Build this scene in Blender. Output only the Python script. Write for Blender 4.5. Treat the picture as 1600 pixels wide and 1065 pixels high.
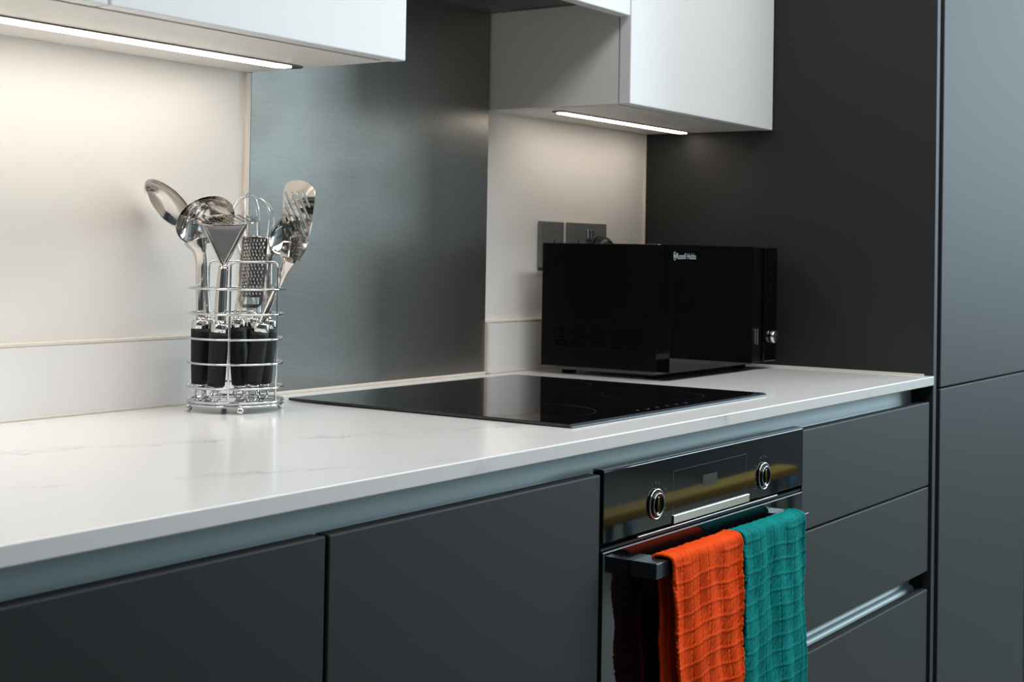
import bpy, bmesh, math, random
from mathutils import Vector, Matrix

random.seed(7)
for o in list(bpy.data.objects):
    bpy.data.objects.remove(o, do_unlink=True)
sc = bpy.context.scene
COL = sc.collection
PI = math.pi

# ------------------------------------------------------------------ camera
cd = bpy.data.cameras.new('camera')
cam = bpy.data.objects.new('camera', cd)
COL.objects.link(cam)
_R = Vector((0.56158012, -0.82725036, 0.01687042))
_U = Vector((-0.02358519, 0.00437666, 0.99971225))
_F = Vector((0.82708616, 0.56181641, 0.01705301))
cam.matrix_world = Matrix(((_R.x, _U.x, -_F.x, -1.52735), (_R.y, _U.y, -_F.y, -1.56432),
                           (_R.z, _U.z, -_F.z, 1.13039), (0, 0, 0, 1)))
cd.sensor_fit = 'HORIZONTAL'
cd.sensor_width = 36.0
cd.lens = 2264.76 * 36.0 / 1600.0
cd.shift_x = -0.0198
cd.shift_y = -0.1089
cd.clip_start = 0.05
cd.dof.use_dof = True
cd.dof.focus_distance = 1.98
cd.dof.aperture_fstop = 12.0
sc.camera = cam

# ------------------------------------------------------------------ world, light, exposure
w = bpy.data.worlds.new('world')
sc.world = w
w.use_nodes = True
w.node_tree.nodes['Background'].inputs[0].default_value = (0.70, 0.84, 1.0, 1)
w.node_tree.nodes['Background'].inputs[1].default_value = 1.0

def area_light(name, loc, rot, sx, sy, power, color):
    l = bpy.data.lights.new(name, 'AREA')
    l.shape = 'RECTANGLE'; l.size = sx; l.size_y = sy
    l.energy = power; l.color = color
    o = bpy.data.objects.new(name, l)
    o.location = loc; o.rotation_euler = rot
    COL.objects.link(o)
    return o
# daylight through the window in the right-hand wall, ceiling panel, added ceiling light at the right
area_light('window_daylight', (5.12, -3.00, 1.70), (0, PI/2, 0), 1.3, 2.0, 94, (0.70, 0.90, 1.0))
area_light('ceiling_area_light', (0.45, -1.25, 2.36), (0, 0, 0), 2.4, 0.6, 38, (0.96, 0.97, 0.98))
area_light('ceiling_area_light', (4.0, -1.9, 2.36), (0, 0, 0), 2.0, 1.2, 84, (0.72, 0.91, 1.0))  # added unseen light, brightens the upper tall doors

sc.view_settings.view_transform = 'Standard'
sc.view_settings.look = 'None'
sc.view_settings.gamma = 1.0
sc.view_settings.use_curve_mapping = False
sc.view_settings.exposure = 0.0

# ------------------------------------------------------------------ materials
def srgb(r, g, b):
    f = lambda c: (c/255/12.92) if c/255 <= 0.04045 else ((c/255+0.055)/1.055)**2.4
    return (f(r), f(g), f(b), 1)

def mat(name, col, rough=0.5, metal=0.0, spec=0.5, coat=0.0, coat_rough=0.1, aniso=0.0):
    m = bpy.data.materials.new(name); m.use_nodes = True
    p = m.node_tree.nodes['Principled BSDF']
    p.inputs['Base Color'].default_value = col if len(col) == 4 else (*col, 1)
    p.inputs['Roughness'].default_value = rough
    p.inputs['Metallic'].default_value = metal
    p.inputs['Specular IOR Level'].default_value = spec
    p.inputs['Coat Weight'].default_value = coat
    p.inputs['Coat Roughness'].default_value = coat_rough
    p.inputs['Anisotropic'].default_value = aniso
    return m, m.node_tree, p

def noise(nt, scale, detail=4, mapscale=(1, 1, 1), rough=0.5, dist=0.0, rot=(0, 0, 0)):
    tc = nt.nodes.new('ShaderNodeTexCoord'); mp = nt.nodes.new('ShaderNodeMapping')
    mp.inputs['Scale'].default_value = mapscale
    mp.inputs['Rotation'].default_value = rot
    nt.links.new(tc.outputs['Object'], mp.inputs['Vector'])
    n = nt.nodes.new('ShaderNodeTexNoise')
    n.inputs['Scale'].default_value = scale; n.inputs['Detail'].default_value = detail
    n.inputs['Roughness'].default_value = rough; n.inputs['Distortion'].default_value = dist
    nt.links.new(mp.outputs[0], n.inputs['Vector'])
    return n

def bump(nt, p, src, strength, dist=0.001):
    b = nt.nodes.new('ShaderNodeBump')
    b.inputs['Strength'].default_value = strength; b.inputs['Distance'].default_value = dist
    nt.links.new(src, b.inputs['Height']); nt.links.new(b.outputs[0], p.inputs['Normal'])

def ramp(nt, src, stops):
    r = nt.nodes.new('ShaderNodeValToRGB')
    els = r.color_ramp.elements
    while len(els) < len(stops): els.new(0.5)
    for e, (pos, c) in zip(els, stops):
        e.position = pos; e.color = c if len(c) == 4 else (*c, 1)
    nt.links.new(src, r.inputs[0])
    return r

M = {}
m, nt, p = mat('graphite_matt_lacquer', (0.0072, 0.0084, 0.0090), 0.6, 0, 0.5); M['graphite'] = m
n = noise(nt, 900, 2); bump(nt, p, n.outputs['Fac'], 0.05, 0.0002)
m, nt, p = mat('rail_lacquer', (0.58, 0.66, 0.67), 0.5, 0.2, 0.5); M['rail'] = m
n = noise(nt, 500, 2); bump(nt, p, n.outputs['Fac'], 0.03, 0.0002)
M['groove'] = mat('groove_grey', (0.09, 0.105, 0.10), 0.5)[0]
M['dark_gap'] = mat('shadow_black_carcass', (0.006, 0.006, 0.006), 0.8)[0]
m, nt, p = mat('white_matt_lacquer', (0.82, 0.83, 0.83), 0.38, 0, 0.5); M['white'] = m
n = noise(nt, 700, 2); bump(nt, p, n.outputs['Fac'], 0.03, 0.0002)
M['white_carcass'] = mat('white_carcass_board', (0.80, 0.78, 0.74), 0.5)[0]
m, nt, p = mat('painted_wall', (0.80, 0.78, 0.75), 0.7, 0, 0.25); M['wall'] = m
n = noise(nt, 60, 5); bump(nt, p, n.outputs['Fac'], 0.06, 0.001)
M['room_wall'] = mat('room_paint', (0.20, 0.22, 0.225), 0.8)[0]
M['ceiling'] = mat('ceiling_paint', (0.72, 0.72, 0.71), 0.9)[0]
M['sealant'] = mat('cream_sealant', (0.74, 0.68, 0.60), 0.45)[0]
m, nt, p = mat('floor_boards', (0.10, 0.085, 0.07), 0.45); M['floor'] = m
n = noise(nt, 3, 6, (1, 12, 1)); r = ramp(nt, n.outputs['Fac'], [(0.3, (0.13, 0.12, 0.10)), (0.7, (0.19, 0.175, 0.15))])
nt.links.new(r.outputs[0], p.inputs['Base Color'])

# quartz: warm white with two faint wandering grey vein bands
m, nt, p = mat('white_quartz', (0.80, 0.79, 0.775), 0.16, 0, 0.5); M['quartz'] = m
def mth(op, a, b=None, c=None):
    q = nt.nodes.new('ShaderNodeMath'); q.operation = op
    for i, v in enumerate((a, b, c)):
        if v is None: continue
        if isinstance(v, (int, float)): q.inputs[i].default_value = v
        else: nt.links.new(v, q.inputs[i])
    return q.outputs[0]
tc = nt.nodes.new('ShaderNodeTexCoord'); sx = nt.nodes.new('ShaderNodeSeparateXYZ')
nt.links.new(tc.outputs['Object'], sx.inputs[0])
nw = noise(nt, 9, 8, rough=0.68).outputs['Fac']; npatch = noise(nt, 11, 4).outputs['Fac']; nfine = noise(nt, 45, 6, rough=0.7).outputs['Fac']
wob = mth('ADD', mth('MULTIPLY', mth('SUBTRACT', nw, 0.5), 0.20), mth('MULTIPLY', mth('SUBTRACT', nfine, 0.5), 0.03))
line = mth('ADD', mth('MULTIPLY_ADD', sx.outputs[0], 0.47, sx.outputs[1]), wob)
tot = None
for off, wd, st in ((0.512, 0.0016, 1.0), (0.500, 0.010, 0.22), (0.775, 0.006, 0.35), (0.22, 0.0015, 0.5)):
    dd = mth('ABSOLUTE', mth('ADD', line, off))
    g = mth('MULTIPLY', mth('SUBTRACT', 1.0, mth('MINIMUM', mth('DIVIDE', dd, wd*1.8), 1.0)), st)
    tot = g if tot is None else mth('MAXIMUM', tot, g)
pr2 = ramp(nt, npatch, [(0.46, (0, 0, 0)), (0.60, (1, 1, 1))])
tot = mth('MULTIPLY', mth('MULTIPLY', tot, pr2.outputs[0]), 0.9)
mix = nt.nodes.new('ShaderNodeMix'); mix.data_type = 'RGBA'
mix.inputs['A'].default_value = (0.81, 0.80, 0.785, 1); mix.inputs['B'].default_value = (0.26, 0.27, 0.29, 1)
nt.links.new(tot, mix.inputs['Factor']); nt.links.new(mix.outputs['Result'], p.inputs['Base Color'])

# brushed steel splashback
m, nt, p = mat('brushed_steel', (0.42, 0.405, 0.375), 0.36, 1.0, 0.5, aniso=0.75); M['brushed'] = m
n = noise(nt, 60, 4, (0.5, 1, 11), 0.7)
rc = ramp(nt, n.outputs['Fac'], [(0.35, (0.325, 0.31, 0.285)), (0.65, (0.385, 0.365, 0.335))]); nt.links.new(rc.outputs[0], p.inputs['Base Color'])
n3 = noise(nt, 3.2, 4, (1, 1, 1.6), 0.6)
r = ramp(nt, n3.outputs['Fac'], [(0.35, (0.36, 0.36, 0.36)), (0.7, (0.46, 0.46, 0.46))])
mm = nt.nodes.new('ShaderNodeMath'); mm.operation = 'ADD'
ms = nt.nodes.new('ShaderNodeMath'); ms.operation = 'MULTIPLY'; ms.inputs[1].default_value = 0.10
nt.links.new(n.outputs['Fac'], ms.inputs[0]); nt.links.new(ms.outputs[0], mm.inputs[0]); nt.links.new(r.outputs[0], mm.inputs[1])
nt.links.new(mm.outputs[0], p.inputs['Roughness'])
bump(nt, p, n.outputs['Fac'], 0.06, 0.0004)
tg = nt.nodes.new('ShaderNodeTangent'); tg.direction_type = 'UV_MAP'; tg.uv_map = 'UVMap'
nt.links.new(tg.outputs[0], p.inputs['Tangent'])

M['chrome'] = mat('polished_chrome', (0.72, 0.72, 0.72), 0.07, 1.0)[0]
M['steel'] = mat('polished_stainless_steel', (0.70, 0.665, 0.625), 0.075, 1.0)[0]
M['steel_satin'] = mat('satin_stainless_steel', (0.60, 0.60, 0.60), 0.3, 1.0)[0]
M['grater_steel'] = mat('darkened_grater_steel', (0.36, 0.34, 0.32), 0.22, 1.0)[0]  # steel darkened: the dark surroundings it mirrors are put into the colour
M['wire'] = mat('chromed_wire', (0.70, 0.72, 0.74), 0.12, 1.0)[0]
M['grip'] = mat('black_soft_grip', (0.006, 0.006, 0.007), 0.55, 0, 0.4)[0]
M['glass_black'] = mat('black_oven_glass', (0.004, 0.004, 0.005), 0.03, 0, 0.42)[0]
m, nt, p = mat('black_hob_glass', (0.004, 0.004, 0.005), 0.045, 0, 0.5); M['hob_glass'] = m
tc = nt.nodes.new('ShaderNodeTexCoord'); vo = nt.nodes.new('ShaderNodeTexVoronoi'); vo.inputs['Scale'].default_value = 190
nt.links.new(tc.outputs['Object'], vo.inputs['Vector'])
r = ramp(nt, vo.outputs['Distance'], [(0.0, (0.13, 0.13, 0.13)), (0.13, (0.004, 0.004, 0.005))])
n = noise(nt, 6, 3); r2 = ramp(nt, n.outputs['Fac'], [(0.48, (0, 0, 0)), (0.62, (1, 1, 1))])
mx = nt.nodes.new('ShaderNodeMix'); mx.data_type = 'RGBA'; mx.inputs['A'].default_value = (0.004, 0.004, 0.005, 1)
nt.links.new(r2.outputs[0], mx.inputs['Factor']); nt.links.new(r.outputs[0], mx.inputs['B']); nt.links.new(mx.outputs['Result'], p.inputs['Base Color'])
M['black_paint'] = mat('black_enamel', (0.0015, 0.0015, 0.0018), 0.42, 0, 0.12)[0]
M['black_gloss'] = mat('black_gloss_door', (0.0012, 0.0012, 0.0015), 0.03, 0, 0.36)[0]
M['black_plastic'] = mat('black_plastic', (0.003, 0.003, 0.0035), 0.35, 0, 0.3)[0]
M['handle_metal'] = mat('anthracite_metal', (0.055, 0.065, 0.075), 0.33, 0.7, 0.5)[0]
M['edge_metal'] = mat('dark_bevelled_edge', (0.05, 0.06, 0.068), 0.3, 0.4)[0]
M['print'] = mat('grey_print', (0.10, 0.105, 0.11), 0.5)[0]
M['faint_print'] = mat('faint_grey_print', (0.028, 0.03, 0.032), 0.3)[0]
M['print_white'] = mat('pale_print', (0.42, 0.48, 0.49), 0.5)[0]
M['display'] = mat('grey_display', (0.035, 0.045, 0.048), 0.2)[0]
m, nt, p = mat('brushed_badge', (0.85, 0.86, 0.84), 0.2, 1.0); M['badge'] = m
n = noise(nt, 900, 2, (1, 1, 0.05)); bump(nt, p, n.outputs['Fac'], 0.05, 0.0002)
m, nt, p = mat('socket_brushed_nickel', (0.19, 0.195, 0.195), 0.38, 0.25); M['socket'] = m
M['hood'] = mat('hood_grey_metal', (0.17, 0.175, 0.18), 0.4, 0.6)[0]
M['hood_mesh'] = mat('hood_filter', (0.13, 0.135, 0.14), 0.45, 0.7)[0]
M['led_housing'] = mat('led_aluminium_profile', (0.12, 0.10, 0.085), 0.4, 0.9)[0]
def emis(name, col, strength):
    m = bpy.data.materials.new(name); m.use_nodes = True; nt = m.node_tree
    p = nt.nodes['Principled BSDF']
    p.inputs['Base Color'].default_value = (0.9, 0.9, 0.9, 1)
    p.inputs['Emission Color'].default_value = (*col, 1); p.inputs['Emission Strength'].default_value = strength
    return m
M['led'] = emis('led_diffuser_left', (1.0, 0.885, 0.77), 17)
M['led_right'] = emis('led_diffuser_right', (1.0, 0.89, 0.77), 18)
def cloth(name, c1, c2):
    m, nt, p = mat(name, c1, 0.9, 0, 0.15)
    p.inputs['Sheen Weight'].default_value = 0.35; p.inputs['Sheen Roughness'].default_value = 0.4
    p.inputs['Sheen Tint'].default_value = (*c1[:3], 1)
    n = noise(nt, 900, 3); n2 = noise(nt, 45, 4)
    r = ramp(nt, n2.outputs['Fac'], [(0.3, c2), (0.7, c1)])
    nt.links.new(r.outputs[0], p.inputs['Base Color'])
    bump(nt, p, n.outputs['Fac'], 0.6, 0.0008)
    return m
M['orange'] = cloth('orange_waffle_cotton', (0.95, 0.095, 0.008), (0.85, 0.065, 0.005))
M['teal'] = cloth('teal_waffle_cotton', (0.0, 0.25, 0.24), (0.0, 0.19, 0.19))
M['yellow'] = mat('yellow_reflection_seat', (0.40, 0.24, 0.02), 0.8)[0]
M['blue_wood'] = mat('blue_painted_wood', (0.05, 0.16, 0.24), 0.6)[0]
M['window_frame'] = mat('white_window_frame', (0.7, 0.7, 0.7), 0.4)[0]

# ------------------------------------------------------------------ mesh helpers
def bx(bm, x0, x1, y0, y1, z0, z1, bev=0.0, seg=2):
    vs = [bm.verts.new((x, y, z)) for x in (x0, x1) for y in (y0, y1) for z in (z0, z1)]
    idx = [(0, 1, 3, 2), (4, 6, 7, 5), (0, 4, 5, 1), (2, 3, 7, 6), (0, 2, 6, 4), (1, 5, 7, 3)]
    fs = [bm.faces.new([vs[i] for i in f]) for f in idx]
    if bev > 0:
        es = list({e for f in fs for e in f.edges})
        bmesh.ops.bevel(bm, geom=es, offset=bev, segments=seg, profile=0.5, affect='EDGES')
    return fs

def frames(pts, closed=False):
    n = len(pts); T = []
    for i in range(n):
        if closed: t = pts[(i+1) % n] - pts[i-1]
        else: t = pts[min(i+1, n-1)] - pts[max(i-1, 0)]
        T.append(t.normalized())
    a = Vector((0, 0, 1)) if abs(T[0].z) < 0.9 else Vector((1, 0, 0))
    N = [(a - T[0]*a.dot(T[0])).normalized()]
    for i in range(1, n):
        v = N[-1] - T[i]*N[-1].dot(T[i])
        N.append(v.normalized() if v.length > 1e-9 else N[-1])
    return T, N

def tube(bm, pts, rad, seg=10, closed=False, caps=True, flat=1.0):
    pts = [Vector(q) for q in pts]
    if not hasattr(rad, '__len__'): rad = [rad]*len(pts)
    T, N = frames(pts, closed)
    rings = []
    for q, t, nn, r in zip(pts, T, N, rad):
        b = t.cross(nn)
        rings.append([bm.verts.new(q + nn*math.cos(2*PI*k/seg)*r + b*math.sin(2*PI*k/seg)*r*flat) for k in range(seg)])
    m = len(rings)
    for i in range(m if closed else m-1):
        a, c = rings[i], rings[(i+1) % m]
        for k in range(seg):
            f = bm.faces.new((a[k], a[(k+1) % seg], c[(k+1) % seg], c[k])); f.smooth = True
    if not closed and caps:
        bm.faces.new(rings[0][::-1]); bm.faces.new(rings[-1])

def lathe(bm, prof, origin=(0, 0, 0), axis=(0, 0, 1), seg=32, smooth=True):
    o = Vector(origin); ax = Vector(axis).normalized()
    q = Vector((0, 0, 1)).rotation_difference(ax)
    rings = []
    for r, h in prof:
        if r < 1e-7: rings.append([bm.verts.new(o + q @ Vector((0, 0, h)))])
        else: rings.append([bm.verts.new(o + q @ Vector((r*math.cos(2*PI*k/seg), r*math.sin(2*PI*k/seg), h))) for k in range(seg)])
    for a, c in zip(rings, rings[1:]):
        for k in range(seg):
            k2 = (k+1) % seg
            if len(a) == 1 and len(c) == 1: continue
            if len(a) == 1: f = bm.faces.new((a[0], c[k2], c[k]))
            elif len(c) == 1: f = bm.faces.new((a[k], a[k2], c[0]))
            else: f = bm.faces.new((a[k], a[k2], c[k2], c[k]))
            f.smooth = smooth

def sphere(bm, c, r, u=16, v=10):
    m = bmesh.ops.create_uvsphere(bm, u_segments=u, v_segments=v, radius=r, matrix=Matrix.Translation(Vector(c)))
    for q in m['verts']:
        for f in q.link_faces: f.smooth = True

def curve_bm(bm, loops, thick, xf=None, bevel=0.0, cuts=()):
    """filled flat outline (first loop) with holes (other loops), given thickness, appended to bm"""
    cu = bpy.data.curves.new('tmp', 'CURVE'); cu.dimensions = '2D'; cu.fill_mode = 'BOTH'
    cu.extrude = thick/2; cu.bevel_depth = bevel
    for lp in loops:
        s = cu.splines.new('POLY'); s.points.add(len(lp)-1); s.use_cyclic_u = True
        for k, q in enumerate(lp): s.points[k].co = (q[0], q[1], 0, 1)
    ob = bpy.data.objects.new('tmp', cu); COL.objects.link(ob)
    dg = bpy.context.evaluated_depsgraph_get(); dg.update()
    me = bpy.data.meshes.new_from_object(ob.evaluated_get(dg))
    if cuts:
        b2 = bmesh.new(); b2.from_mesh(me)
        for c in cuts:
            bmesh.ops.bisect_plane(b2, geom=b2.verts[:]+b2.edges[:]+b2.faces[:], plane_co=(c, 0, 0), plane_no=(1, 0, 0), dist=1e-7)
        b2.to_mesh(me); b2.free()
    nv = len(bm.verts)
    bm.from_mesh(me)
    bm.verts.ensure_lookup_table()
    if xf:
        for i in range(nv, len(bm.verts)): bm.verts[i].co = xf(bm.verts[i].co.copy())
    bpy.data.objects.remove(ob); bpy.data.curves.remove(cu); bpy.data.meshes.remove(me)

def text_bm(bm, s, size, xf, bold=0.0):
    cu = bpy.data.curves.new('tmp', 'FONT'); cu.body = s; cu.size = size; cu.offset = bold
    ob = bpy.data.objects.new('tmp', cu); COL.objects.link(ob)
    dg = bpy.context.evaluated_depsgraph_get(); dg.update()
    me = bpy.data.meshes.new_from_object(ob.evaluated_get(dg))
    nv = len(bm.verts); bm.from_mesh(me); bm.verts.ensure_lookup_table()
    for i in range(nv, len(bm.verts)): bm.verts[i].co = xf(bm.verts[i].co.copy())
    bpy.data.objects.remove(ob); bpy.data.curves.remove(cu); bpy.data.meshes.remove(me)

def obj(name, bm, m, parent=None, loc=None):
    bmesh.ops.recalc_face_normals(bm, faces=bm.faces[:])
    me = bpy.data.meshes.new(name); bm.to_mesh(me); bm.free()
    o = bpy.data.objects.new(name, me); COL.objects.link(o)
    me.materials.append(m)
    if parent:
        o.parent = parent
    if loc: o.location = loc
    return o

def box(name, m, parent, *a, bev=0.0, **k):
    bm = bmesh.new(); bx(bm, *a, bev=bev, **k)
    if parent is not None and parent.type == 'EMPTY' and not parent.get('_local'):
        bmesh.ops.translate(bm, verts=bm.verts[:], vec=-Vector(parent.location))
    return obj(name, bm, m, parent)

def part(name, bm, m, parent):
    """geometry given in world coordinates, parented to a thing whose empty is unrotated (or to one of its parts)"""
    off = Vector((0, 0, 0)); q = parent
    while q is not None: off += Vector(q.location); q = q.parent
    bmesh.ops.translate(bm, verts=bm.verts[:], vec=-off)
    return obj(name, bm, m, parent)

def pbox(name, m, parent, *a, bev=0.0, seg=2):
    bm = bmesh.new(); bx(bm, *a, bev=bev, seg=seg)
    return part(name, bm, m, parent)

def thing(name, label, cat, loc=(0, 0, 0), rotz=0, group=None):
    o = bpy.data.objects.new(name, None); o.empty_display_size = 0.05
    o.location = loc; o.rotation_euler = (0, 0, rotz); COL.objects.link(o)
    o['label'] = label; o['category'] = cat
    if group: o['group'] = group
    return o

def tag(o, label, cat, group=None):
    o['label'] = label; o['category'] = cat
    if group: o['group'] = group
    return o

def struct(o):
    o['kind'] = 'structure'; return o

# ------------------------------------------------------------------ the room
def sbox(name, m, *a, bev=0.0):
    bm = bmesh.new(); bx(bm, *a, bev=bev)
    return struct(obj(name, bm, m))
XL, XR, YF, ZC = -3.2, 5.2, -4.2, 2.4
sbox('floor', M['floor'], XL, XR, YF, 0.0, -0.05, 0.0)
sbox('ceiling', M['ceiling'], XL, XR, YF, 0.0, ZC, ZC+0.05)
sbox('wall_back', M['wall'], XL, XR, 0.0, 0.1, 0.0, ZC)
sbox('wall_left', M['room_wall'], XL-0.1, XL, YF, 0.1, 0.0, ZC)
def wall_with_hole(name, m, axis, c0, c1, a0, a1, h0, h1, z0, z1):
    bm = bmesh.new()
    for (p0, p1, q0, q1) in ((a0, h0, 0, ZC), (h1, a1, 0, ZC), (h0, h1, 0, z0), (h0, h1, z1, ZC)):
        if q1-q0 < 1e-4 or p1-p0 < 1e-4: continue
        if axis == 'x': bx(bm, c0, c1, p0, p1, q0, q1)
        else: bx(bm, p0, p1, c0, c1, q0, q1)
    return struct(obj(name, bm, m))
wall_with_hole('wall_right', M['room_wall'], 'x', XR, XR+0.1, YF, 0.1, -4.05, -1.95, 1.0, 2.38)
sbox('wall_front', M['room_wall'], XL, XR, YF-0.1, YF, 0.0, ZC)
bm = bmesh.new()
for y in (-4.05, -3.02, -2.0): bx(bm, XR+0.02, XR+0.08, y, y+0.05, 1.0, 2.38)
for z in (1.0, 2.33): bx(bm, XR+0.02, XR+0.08, -4.0, -1.95, z, z+0.05)
struct(obj('window_1', bm, M['window_frame']))

# ------------------------------------------------------------------ key dimensions
YD = -0.6375          # fronts of the base units
ZD = 0.8620           # tops of the base fronts
ZW0, ZW = 0.8925, 0.910
YW = -0.6440          # front edge of the worktop
XP0, XP1 = 1.2045, 1.2225   # end panel
ZC0 = 1.3928          # underside of the wall units
YWD = -0.3013         # fronts of the wall units

# sealant runs
def trim(name, *a):
    return struct(box(name, M['sealant'], None, *a, bev=0.001))
trim('trim_1', -1.70, 0.0155, -0.0125, -0.0100, ZW, ZW+0.0035)
trim('trim_2', -1.70, 0.0100, -0.0105, -0.0002, 1.0028, 1.0075)
trim('trim_3', 0.0085, 0.0160, -0.0070, -0.0002, ZW+0.001, ZC0)
trim('trim_4', 0.0270, 0.6200, -0.0085, -0.0050, ZW, ZW+0.0050)
trim('trim_5', 0.6205, 0.6275, -0.0118, -0.0002, ZW+0.001, 1.0062)
trim('trim_6', 0.6290, 1.2040, -0.0125, -0.0100, ZW, ZW+0.0035)
trim('trim_7', 0.6290, 1.2040, -0.0105, -0.0002, 1.0028, 1.0075)
trim('trim_8', 1.2000, 1.2044, -0.0050, -0.0002, 1.0080, ZC0)
trim('trim_9', 1.2020, 1.2044, -0.6250, -0.0130, ZW, ZW+0.0030)

# ------------------------------------------------------------------ base units
def base_front(parent, x0, x1, z0, z1, name, y=YD):
    return pbox(name, M['graphite'], parent, x0, x1, y, y+0.019, z0, z1, bev=0.0020)

def base_cabinet(x0, x1, label, name='base_cabinet', doors=True):
    t = thing(name, label, 'cabinet', (0.5*(x0+x1), -0.30, 0.0), group=None)
    bm = bmesh.new()
    bx(bm, x0+0.001, x0+0.018, -0.598, -0.012, 0.10, 0.838)
    bx(bm, x1-0.018, x1-0.001, -0.598, -0.012, 0.10, 0.838)
    bx(bm, x0+0.018, x1-0.018, -0.598, -0.012, 0.10, 0.118)
    bx(bm, x0+0.018, x1-0.018, -0.018, -0.012, 0.118, 0.838)
    bx(bm, x0+0.018, x1-0.018, -0.598, -0.500, 0.820, 0.838)
    part('carcass', bm, M['dark_gap'], t)
    for fx in (x0+0.05, x1-0.05):
        for fy in (-0.52, -0.08):
            bm = bmesh.new(); lathe(bm, [(0.0, 0), (0.02, 0), (0.016, 0.02), (0.016, 0.10), (0, 0.10)], (fx, fy, 0), seg=12)
            part('foot', bm, M['black_plastic'], t)
    return t
c = base_cabinet(-1.70, -1.100, 'dark graphite base cabinet at the far left end of the worktop', )
base_front(c, -1.6985, -1.1015, 0.12, ZD, 'door')
c = base_cabinet(-1.10, -0.500, 'dark graphite base cabinet with one plain door, left of the vertical joint, bottom left')
base_front(c, -1.0985, -0.5003, 0.12, ZD, 'door')
c = base_cabinet(-0.50, -0.0020, 'dark graphite base cabinet with one plain door directly left of the oven')
base_front(c, -0.4960, -0.0045, 0.12, ZD, 'door')
dr = base_cabinet(0.6000, 1.2030, 'dark graphite drawer cabinet with three wide drawer fronts right of the oven', 'drawer_cabinet')
base_front(dr, 0.6015, 1.1985, 0.7022, ZD-0.001, 'drawer')
base_front(dr, 0.6015, 1.1985, 0.5390, 0.6995, 'drawer')
base_front(dr, 0.6015, 1.1985, 0.1200, 0.5055, 'drawer')
# recessed handle rail between second and third drawer
def rail_prof(bm, x0, x1, prof):
    rows = []
    for x in (x0, x1): rows.append([bm.verts.new((x, y, z)) for y, z in prof])
    for k in range(len(prof)-1):
        f = bm.faces.new((rows[0][k], rows[0][k+1], rows[1][k+1], rows[1][k])); f.smooth = True
bm = bmesh.new()
pr_ = [(-0.6130, 0.5440), (-0.6020, 0.5440), (-0.6008, 0.5415)] + [(-0.6000 - 0.0*k, 0.540 - 0.006*k) for k in range(5)]
pr_ += [(-0.6000 - 0.010*math.sin(a), 0.5080 - 0.010*(1-math.cos(a))) for a in [PI/2*k/6 for k in range(7)]] + [(-0.6170, 0.4980), (-0.6170, 0.4960), (-0.5985, 0.4960), (-0.5985, 0.5460), (-0.6130, 0.5460)]
rail_prof(bm, 0.6015, 1.2020, pr_)
o = part('drawer_rail', bm, M['rail'], dr); o['label'] = 'lighter grey recessed finger rail between the drawers'
# continuous finger rail under the worktop
bm = bmesh.new()
pr_ = [(-0.6000, 0.8905), (-0.5992, 0.885), (-0.5990, 0.878), (-0.5994, 0.868), (-0.6006, 0.858)]
pr_ += [(-0.6006 - 0.010*math.sin(a), 0.8520 - 0.008*(1-math.cos(a))) for a in [PI/2*k/6 for k in range(7)]] + [(-0.6175, 0.8440), (-0.6175, 0.8395), (-0.5975, 0.8395), (-0.5975, 0.8905)]
rail_prof(bm, -1.70, 1.2030, pr_)
o = obj('finger_rail', bm, M['rail'])
tag(o, 'long blue-grey recessed finger rail running under the white worktop edge', 'handle rail')
bm = bmesh.new(); bx(bm, -1.70, 1.2030, -0.565, -0.548, 0.0, 0.098)
struct(obj('baseboard_back', bm, M['graphite']))

# ------------------------------------------------------------------ end panel and tall cabinet
bm = bmesh.new(); bx(bm, XP0, XP1, -0.6420, -0.001, 0.0, 2.30, bev=0.0008)
tag(obj('end_panel', bm, M['graphite']), 'tall black end panel standing against the right end of the worktop', 'panel')
t = thing('tall_cabinet', 'tall graphite cabinet with upper and lower doors, right edge of the picture', 'cabinet', (1.54, -0.30, 0.0))
bm = bmesh.new(); bx(bm, XP1+0.001, 1.845, -0.598, -0.002, 0.10, 2.295); part('carcass', bm, M['dark_gap'], t)
pbox('door', M['graphite'], t, 1.2460, 1.8420, -0.6420, -0.6210, 0.8855, 2.29, bev=0.0018)
pbox('door', M['graphite'], t, 1.2460, 1.8420, -0.6420, -0.6210, 0.1200, 0.8825, bev=0.0018)
pbox('plinth', M['graphite'], t, XP1+0.001, 1.845, -0.565, -0.548, 0.0, 0.098)
t2 = thing('tall_cabinet', 'tall graphite cabinet beyond the right edge, next to the one in view', 'cabinet', (2.16, -0.30, 0.0))
bm = bmesh.new(); bx(bm, 1.846, 2.45, -0.598, -0.002, 0.10, 2.295); part('carcass', bm, M['dark_gap'], t2)
pbox('door', M['graphite'], t2, 1.8460, 2.447, -0.6420, -0.6210, 0.8855, 2.29, bev=0.0018)
pbox('door', M['graphite'], t2, 1.8460, 2.447, -0.6420, -0.6210, 0.1200, 0.8825, bev=0.0018)
pbox('plinth', M['graphite'], t2, 1.846, 2.45, -0.565, -0.548, 0.0, 0.098)

# ------------------------------------------------------------------ worktop, upstands, splashback
bm = bmesh.new(); bx(bm, -1.70, 1.2040, YW, -0.001, ZW0, ZW, bev=0.0014, seg=3)
tag(obj('worktop', bm, M['quartz']), 'long white quartz worktop with faint grey veins', 'worktop')
bm = bmesh.new(); bx(bm, -1.70, 0.0080, -0.0100, -0.0003, ZW+0.0002, 1.0026, bev=0.0008)
tag(obj('upstand', bm, M['quartz']), 'low white upstand along the wall behind and left of the utensil basket', 'upstand')
bm = bmesh.new(); bx(bm, 0.6290, 1.2040, -0.0100, -0.0003, ZW+0.0002, 1.0026, bev=0.0008)
tag(obj('upstand', bm, M['quartz']), 'low white upstand along the wall behind the microwave', 'upstand')

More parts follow.
